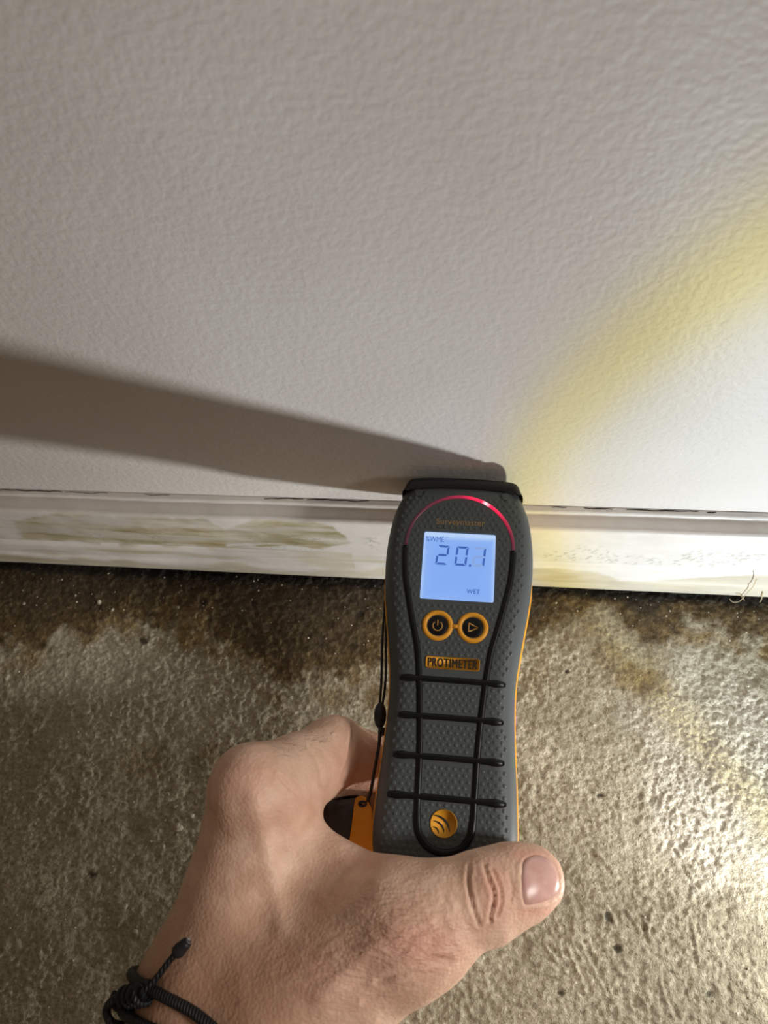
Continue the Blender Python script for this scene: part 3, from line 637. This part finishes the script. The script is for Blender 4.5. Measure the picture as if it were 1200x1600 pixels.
def hand_mesh(step):
    lo = np.array([-135., 45, 150]); hi = np.array([66., 300, 304]); cs = step * 5
    nc = np.ceil((hi - lo) / cs).astype(int)
    cc = np.stack(np.meshgrid(*[lo[k] + (np.arange(nc[k]) + .5) * cs for k in range(3)], indexing='ij'), -1).reshape(-1, 3)
    cd = sdf(cc).reshape(nc); band = np.abs(cd) < cs * 1.25
    val = np.repeat(np.repeat(np.repeat(np.where(cd > 0, 10., -10.).astype(np.float32), 5, 0), 5, 1), 5, 2)
    msk = np.repeat(np.repeat(np.repeat(band, 5, 0), 5, 1), 5, 2); idx = np.argwhere(msk)
    val[msk] = np.concatenate([sdf(lo + (ch + .5) * step) for ch in np.array_split(idx, max(1, len(idx) // 200000))])
    n0, n1, n2 = val.shape; ins = val < 0
    acc = np.zeros((n0 - 1, n1 - 1, n2 - 1, 3), np.float32); cnt = np.zeros((n0 - 1, n1 - 1, n2 - 1), np.float32)
    quads = []
    for ax in range(3):
        sl0 = [slice(None)] * 3; sl1 = [slice(None)] * 3; sl0[ax] = slice(0, -1); sl1[ax] = slice(1, None)
        a = val[tuple(sl0)]; b = val[tuple(sl1)]; e = np.argwhere((a < 0) != (b < 0))
        va = a[tuple(e.T)]; vb = b[tuple(e.T)]; t = va / (va - vb)
        o1, o2 = [k for k in range(3) if k != ax]
        pos = e.astype(np.float32).copy(); pos[:, ax] += t
        cells = []
        for d1, d2 in ((0, 0), (1, 0), (1, 1), (0, 1)):
            c = e.copy(); c[:, o1] -= d1; c[:, o2] -= d2; cells.append(c)
        ok = np.all([np.all((c >= 0) & (c < np.array([n0 - 1, n1 - 1, n2 - 1])), 1) for c in cells], 0)
        for c in cells:
            np.add.at(acc, tuple(c[ok].T), pos[ok]); np.add.at(cnt, tuple(c[ok].T), 1)
        q = np.stack([np.ravel_multi_index(tuple(c[ok].T), (n0 - 1, n1 - 1, n2 - 1)) for c in cells], 1)
        flip = (va[ok] < 0) ^ (ax == 1); q[~flip] = q[~flip][:, ::-1]; quads.append(q)
    q = np.vstack(quads); used, inv = np.unique(q, return_inverse=True); q = inv.reshape(q.shape)
    v = acc.reshape(-1, 3)[used] / cnt.reshape(-1)[used][:, None]
    return lo + (v + .5) * step, q
HV, HF = hand_mesh(.6)
def sdf_grad(p, e=.6):
    g_ = np.stack([sdf(p + np.eye(3)[k] * e) - sdf(p - np.eye(3)[k] * e) for k in range(3)], 1); return g_ / (np.linalg.norm(g_, axis=1)[:, None] + 1e-9)
N = sdf_grad(HV); front = np.clip(-N[:, 2] * 1.7 - .15, 0, 1)        # surface turned up at the viewer's side
hx = HV[:, 0] / HV[:, 2] * F + 600; hy = HV[:, 1] / HV[:, 2] * F + 800
disp = np.zeros(len(HV))
def crease(pts, depth, width, nearest=None):
    global disp
    d = segdist(hx, hy, spline([(a, b, 0) for a, b in pts], 14)[:, :2].tolist()); k = front * (HV[:, 2] < (nearest or 400))
    depth = depth * 1.5; width = width * .85; disp -= k * depth * np.exp(-(d / width) ** 2); disp += k * depth * .35 * np.exp(-((d - width * 2.2) / (width * 1.2)) ** 2)
crease([(733, 1352), (731, 1380), (738, 1415), (748, 1445)], .55, 3.2, 215)
crease([(757, 1352), (764, 1376), (772, 1400), (765, 1440)], .5, 3.4, 215)
crease([(768, 1358), (780, 1385), (783, 1410), (776, 1432)], .5, 2.8, 215)
crease([(795, 1365), (800, 1390), (798, 1410)], .25, 2.6, 215)
crease([(553, 1128), (550, 1160), (546, 1190), (536, 1222)], .9, 4.0)
crease([(484, 1165), (498, 1195), (503, 1225)], .4, 4)
crease([(436, 1212), (450, 1228), (464, 1240)], .5, 3)
crease([(520, 1398), (540, 1370), (575, 1352), (600, 1356)], .4, 9)
crease([(700, 1500), (660, 1506), (625, 1520), (590, 1534)], .35, 6)
crease([(640, 1538), (610, 1545), (570, 1565)], .25, 5)
def fbm3(s, sd): return fbm(hx + HV[:, 2] * 3, hy - HV[:, 2] * 2, s, 3, sd)
wr = np.exp(-(((hx - 630) / 95) ** 2 + ((hy - 1462) / 70) ** 2)) + .5 * np.exp(-(((hx - 500) / 90) ** 2 + ((hy - 1540) / 60) ** 2))
aa = math.radians(-24); u_ = hx * math.cos(aa) + hy * math.sin(aa); w_ = -hx * math.sin(aa) + hy * math.cos(aa)
disp += front * wr * (fbm(u_ * .30, w_ + 6 * fbm(u_, w_, 40, 2, 5), 9, 2, 81) - .5) * .7
wr2 = np.exp(-(((hx - 690) / 50) ** 2 + ((hy - 1420) / 45) ** 2)); disp += front * wr2 * (fbm(u_, w_ * .35, 10, 2, 83) - .5) * .7
# tendons on the back of the hand
for pts_, am in (([(395, 1250), (420, 1340), (440, 1450)], .9), ([(500, 1560), (560, 1500), (620, 1450)], .7)):
    d = segdist(hx, hy, pts_); disp += front * am * np.exp(-(d / 16) ** 2) * (HV[:, 2] < 235)
disp += (fbm3(60, 85) - .5) * .8
nail_px = np.array([(816, 1350), (822, 1341), (838, 1335), (854, 1339), (866, 1350), (873, 1368), (874, 1386), (868, 1400), (855, 1408), (838, 1413), (820, 1414), (815, 1396), (814, 1372)])
nd = segdist(hx, hy, np.vstack([nail_px, nail_px[:1]]).tolist()); nin = np.zeros(len(hx), bool); j_ = len(nail_px) - 1
for i_ in range(len(nail_px)):
    (xa, ya), (xb, yb_) = nail_px[i_], nail_px[j_]; nin ^= ((ya > hy) != (yb_ > hy)) & (hx < (xb - xa) * (hy - ya) / (yb_ - ya + 1e-9) + xa); j_ = i_
near_ = front * (HV[:, 2] < 215); disp += near_ * np.where(nin, -.25 * sstep(0, 4, nd), .42 * np.exp(-((nd - 4) / 4) ** 2))
disp = np.where(nin & (HV[:, 2] < 215), np.minimum(disp, .05), disp)
HVd = HV + N * disp[:, None]
red = np.zeros(len(HV))
for px, py, rx, ry, am in ((650, 1475, 70, 45, .75), (770, 1390, 25, 45, .6), (830, 1335, 40, 14, .8), (380, 1225, 50, 40, .45), (570, 1345, 40, 18, .35), (470, 1260, 50, 40, .3), (560, 1200, 45, 50, .5), (520, 1520, 90, 60, .3), (845, 1425, 40, 10, .7)):
    red = np.maximum(red, am * np.exp(-(((hx - px) / rx) ** 2 + ((hy - py) / ry) ** 2)))
shade_tan = sstep(1330, 1560, hy) * sstep(560, 380, hx)  # browner left wrist side: mostly shade put into the skin colour, some tan
sk = Mat('skin', (.62, .38, .27), .5, spec=.4)
sk.b.inputs['Subsurface Weight'].default_value = .18; sk.b.inputs['Subsurface Radius'].default_value = (1, .35, .2); sk.b.inputs['Subsurface Scale'].default_value = .0028
at = sk.attr('tone'); sp = fnode(sk.t, 'SeparateColor'); sk.link(at.outputs['Color'], sp.inputs[0])
c0 = sk.ramp(sk.noise(120, 4, .6), [(.35, (.66, .42, .305)), (.65, (.80, .55, .42))])
c0 = sk.mix(sk.math('MULTIPLY', sp.outputs[1], .75), c0, (.42, .225, .135))
c0 = sk.mix(sk.math('MULTIPLY', sp.outputs[0], .7), c0, (.64, .27, .205))
sk.color(c0)
vo = fnode(sk.t, 'TexVoronoi'); vo.inputs['Scale'].default_value = 950; sk.link(sk.tc.outputs['Object'], vo.inputs['Vector'])
mpw = fnode(sk.t, 'Mapping'); mpw.inputs['Rotation'].default_value = (0, 0, math.radians(22)); mpw.inputs['Scale'].default_value = (.22, 1, .6); sk.link(sk.tc.outputs['Object'], mpw.inputs[0])
wn = sk.noise(620, 3, .6, vec=mpw.outputs[0]); sk.bump(sk.math('MULTIPLY', wn, sp.outputs[2]), .0016, 1.)
sk.bump(vo.outputs['Distance'], .00018, .7).bump(sk.noise(420, 4, .65), .00022, .7)
HW = cam2world(HVd); org0 = cam2world(J(400, 1560, 220))
person = mesh_obj('person', HW - org0, HF, sk.m, attrs={'tone': np.c_[red, shade_tan, np.clip(wr, 0, 1)]}); person.location = org0
tag(person, 'bare left hand and wrist gripping the meter, thumb across its lower end', 'person'); bpy.context.view_layer.update()

def trace(px, py, d0=120.):
    r = np.array([(px - 600) / F, (py - 800) / F, 1.]); L = np.linalg.norm(r); d = d0
    for _ in range(160):
        s = float(sdf((r * d)[None])[0]);
        if s < .02: return d
        d += s / L * .9
        if d > 330: return None
    return d
# thumb nail: curved plate laid over the finger end
nailm = Mat('nail', (.62, .36, .32), .34, spec=.45); nailm.color(nailm.ramp(nailm.noise(260, 3, .5), [(.35, (.57, .315, .275)), (.65, (.66, .41, .36))])); nailm.b.inputs['Subsurface Weight'].default_value = .1; nailm.b.inputs['Subsurface Scale'].default_value = .002
cn = nail_px.mean(0); no = spline(np.c_[nail_px, np.zeros(len(nail_px))], 44, True)[:, :2]
rings = [0, .25, .5, .75, .92, 1.0]; lift = [.5, .5, .5, .48, .40, -.3]
V = []
for q, lf in zip(rings[1:], lift[1:]):
    for p in no:
        s_ = cn + (p - cn) * q; d = trace(*s_)
        P = J(s_[0], s_[1], d); V.append(P + sdf_grad(P[None])[0] * lf)
d = trace(*cn); P = J(*cn, d); V.append(P + sdf_grad(P[None])[0] * lift[0]); n = len(no); V = np.array(V); f = []
for k in range(len(rings) - 2): f += [(k * n + i, k * n + (i + 1) % n, (k + 1) * n + (i + 1) % n, (k + 1) * n + i) for i in range(n)]
f += [(len(V) - 1, (i + 1) % n, i) for i in range(n)]
nail = wpart('thumb_nail', cam2world(V), f, nailm.m, person)
# a few fine hairs along the index finger and wrist
hairm = Mat('fine_hair', (.05, .035, .025), .6); HVt = []; HFt = []
for k in range(40):
    if k < 45: px, py = 425 + rng.random() * 95, 1; py = 1150 - (px - 450) * .32 + rng.random() * 30; dr = np.array([.55, -.55])
    else: px, py = 330 + rng.random() * 170, 1380 + rng.random() * 170; dr = np.array([-.5, -.6])
    d = trace(px, py)
    if d is None: continue
    P = J(px, py, d); n_ = sdf_grad(P[None])[0]; tdir = np.array([dr[0] + rng.normal() * .25, dr[1] + rng.normal() * .25, 0.]); tdir -= tdir.dot(n_) * n_; tdir /= np.linalg.norm(tdir)
    L = 2.5 + rng.random() * 2; path = [cam2world(P + n_ * (.1 + h_ * .9) + tdir * s_ * L) for s_, h_ in ((0, 0), (.5, .5), (1, .6))]
    v, ff = sweep(path, [.00003, .000025, .00001], 3); o = len(HVt); HVt += v.tolist(); HFt += [tuple(i + o for i in t) for t in ff]
hr = wpart('hair', np.array(HVt), HFt, hairm.m, person); tag(hr, kind='stuff')

# ------------------------------------------------------------------ bracelet
bm0 = Mat('bracelet_cord', (.010, .010, .012), .5, spec=.4)
wv_ = fnode(bm0.t, 'TexWave'); wv_.inputs['Scale'].default_value = 350; bm0.link(bm0.tc.outputs['Object'], wv_.inputs['Vector']); bm0.bump(wv_.outputs['Fac'], .0004, .7)
brac = bpy.data.objects.new('bracelet', None); COL.objects.link(brac); brac.empty_display_size = .01
wc = np.array([-36., 152, 217]); brac.location = cam2world(wc); bpy.context.view_layer.update()
tag(brac, 'black knotted cord bracelet with beaded tail around the wrist', 'bracelet')
def surf(px, py, lift=1.2):
    d = trace(px, py); P = J(px, py, d); return P + sdf_grad(P[None])[0] * lift
p1, p2, p3 = surf(222, 1556), surf(280, 1566), surf(352, 1612)
# ring: plane through the visible run of cord, walked around the wrist
nrm = np.cross(p2 - p1, p3 - p2); axis_w = np.array([-.15, .96, -.22]); axis_w /= np.linalg.norm(axis_w)
nrm = axis_w
ctr = (np.asarray(WA) + np.asarray(WB)) / 2 + axis_w * 7
e1 = np.array([1., 0, 0]); e1 -= e1.dot(nrm) * nrm; e1 /= np.linalg.norm(e1); e2 = np.cross(nrm, e1)
def ring_at(shift, lift, tiltamp):
    out = []
    for q in np.linspace(0, 2 * math.pi, 72, endpoint=False):
        dr = e1 * math.cos(q) + e2 * math.sin(q); c = ctr + nrm * (shift + tiltamp * math.cos(q) + 10 * dr[2]); r = 75.
        for _ in range(60):
            s = float(sdf((c + dr * r)[None])[0]) - lift
            if abs(s) < .02: break
            r -= s * .9
        out.append(c + dr * r)
    return np.array(out)
for sh, li, ta in ((0, 1.25, 12), (5, 1.3, 8.5)):
    v, f = sweep(cam2world(ring_at(sh, li, ta)), .00150, 10, closed=True); wpart('cord', v, f, bm0.m, brac)
# sliding knot: wraps of cord over both strands at the outer edge of the wrist
ka, kb = surf(200, 1562, 2.0), surf(240, 1552, 1.8)
t = np.linspace(0, 1, 90); ax_ = kb - ka; ln = np.linalg.norm(ax_); ax_ /= ln; u1 = np.cross(ax_, [0, 0, 1.]); u1 /= np.linalg.norm(u1); u2 = np.cross(ax_, u1)
coil = [ka + ax_ * ln * q + (u1 * math.cos(q * 2 * math.pi * 5) + u2 * math.sin(q * 2 * math.pi * 5)) * 2.3 for q in t]
v, f = sweep(cam2world(coil), .00105, 8); v2, f2 = sweep(cam2world([ka, kb]), .0022, 10)
wpart('sliding_knot', *merge([(v, f), (v2, f2)]), bm0.m, brac)
P = [surf(236, 1552, 2.6), surf(252, 1532, 2.2), surf(270, 1510, 2.6), surf(286, 1492, 3.2)]
v, f = sweep(cam2world(spline(P, 24)), .00085, 8); tail = wpart('cord_tail', v, f, bm0.m, brac)
A, B = surf(284, 1495, 3.2), surf(307, 1471, 4.0); t = np.linspace(0, 1, 12)
v, f = sweep(cam2world([A + (B - A) * q for q in t]), .0019 * np.array([.45, .8, .95, 1, 1, .96, .9, .86, .84, .8, .7, .45]), 14); wpart('tail_bead', v, f, blkm.m, brac)
tipm = Mat('cord_tip', (.20, .21, .22), .35)
v, f = sweep(cam2world([B - (B - A) * .1, B + (B - A) * .03]), [.0012, .0008], 12); wpart('cord_tip', v, f, tipm.m, brac)
lp0 = surf(205, 1560, 2.5); off = lp0 + np.array([-4.2, 3.2, 1.0]); 
P = [lp0, lp0 + np.array([-3.0, 1.2, .4]), lp0 + np.array([-4.6, 4.2, .8]), lp0 + np.array([-3.4, 7.4, .8]), lp0 + np.array([0.2, 8.2, .3])]
v, f = sweep(cam2world(spline(P, 24)), .0012, 8); wpart('cord_loop', v, f, bm0.m, brac)

# ------------------------------------------------------------------ loose crumbs and grit
crm = Mat('concrete_crumb', (.46, .42, .33), .85); crm.color(crm.ramp(crm.noise(700, 4, .6), [(.35, (.34, .30, .22)), (.65, (.60, .56, .46))])).bump(crm.noise(1500, 3), .0004, .8)
def rock(r, seed):
    b = bmesh.new(); bmesh.ops.create_icosphere(b, subdivisions=2, radius=1); R = np.random.default_rng(seed); k = R.normal(size=(5, 3)); k /= np.linalg.norm(k, axis=1)[:, None]
    sc = np.array([1, .75 + R.random() * .25, .55 + R.random() * .2]); V = []
    for v_ in b.verts:
        c = np.array(v_.co); s = 1.
        for q in k: s -= .22 * max(0, c.dot(q) - .45) / .55
        V.append(c * s * sc * r)
    f = [[v_.index for v_ in fa.verts] for fa in b.faces]; b.free(); return np.array(V), f
crumbs = [(279, 1292, 2.4, 'largest tan crumb of concrete on the floor left of the hand'), (300, 1275, 1.3, 'small crumb just right above the largest one beside the hand'), (155, 941, 1.3, 'pale crumb in the dark damp strip near the left frame edge'),
          (176, 953, 1.1, 'pale crumb right below the paired one in the damp strip'), (278, 948, 1.0, 'lone pale crumb in the damp strip under the long olive stain'), (38, 943, .9, 'tiny pale crumb in the damp strip at the far left'),
          (196, 1416, 1.5, 'crumb on the shaded floor level with the thumb'), (212, 1455, 1.3, 'crumb left of the wrist above the bracelet tail'), (262, 1240, 1.1, 'crumb on the floor left of the knuckle'),
          (255, 1322, 1.2, 'crumb right below the largest one beside the hand')]
for k, (px, py, r, lab) in enumerate(crumbs):
    c = on_floor(px, py); v, f = rock(r, 100 + k); o = mesh_obj('concrete_crumb', v / 1000, f, crm.m, smooth=False)
    o.location = (c[0] / 1000, c[1] / 1000, (floor_z(c[0], c[1]) + r * .35) / 1000); o.rotation_euler = (0, 0, k * 1.3); tag(o, lab, 'crumb', 'loose concrete crumbs on the floor')
V = []; f = []; tv, tf = rock(1, 5); 
tb = bmesh.new(); bmesh.ops.create_icosphere(tb, subdivisions=1, radius=1); tv = np.array([v_.co[:] for v_ in tb.verts]); tf = [[v_.index for v_ in fa.verts] for fa in tb.faces]; tb.free()
for k in range(1500):
    px = rng.uniform(-275, 140); py = -abs(rng.normal()) * 22 - 13 if k < 160 else rng.uniform(-225, -14)
    r = .13 + rng.random() ** 3 * .42; o = len(V); q = tv * r * rng.uniform(.6, 1.2, (len(tv), 1)) * [1, 1, .7]
    V += (q + [px, py, floor_z(px, py) + r * .3]).tolist(); f += [[i + o for i in t] for t in tf]
grm = Mat('pale_grit', (.6, .56, .46), .7); grm.color(grm.ramp(grm.noise(90, 2), [(.35, (.30, .25, .16)), (.6, (.66, .62, .52))]))
gr = mesh_obj('floor_grit', np.array(V) / 1000, f, grm.m, smooth=False); tag(gr, 'fine pale grit scattered over the concrete', 'grit', kind='stuff')
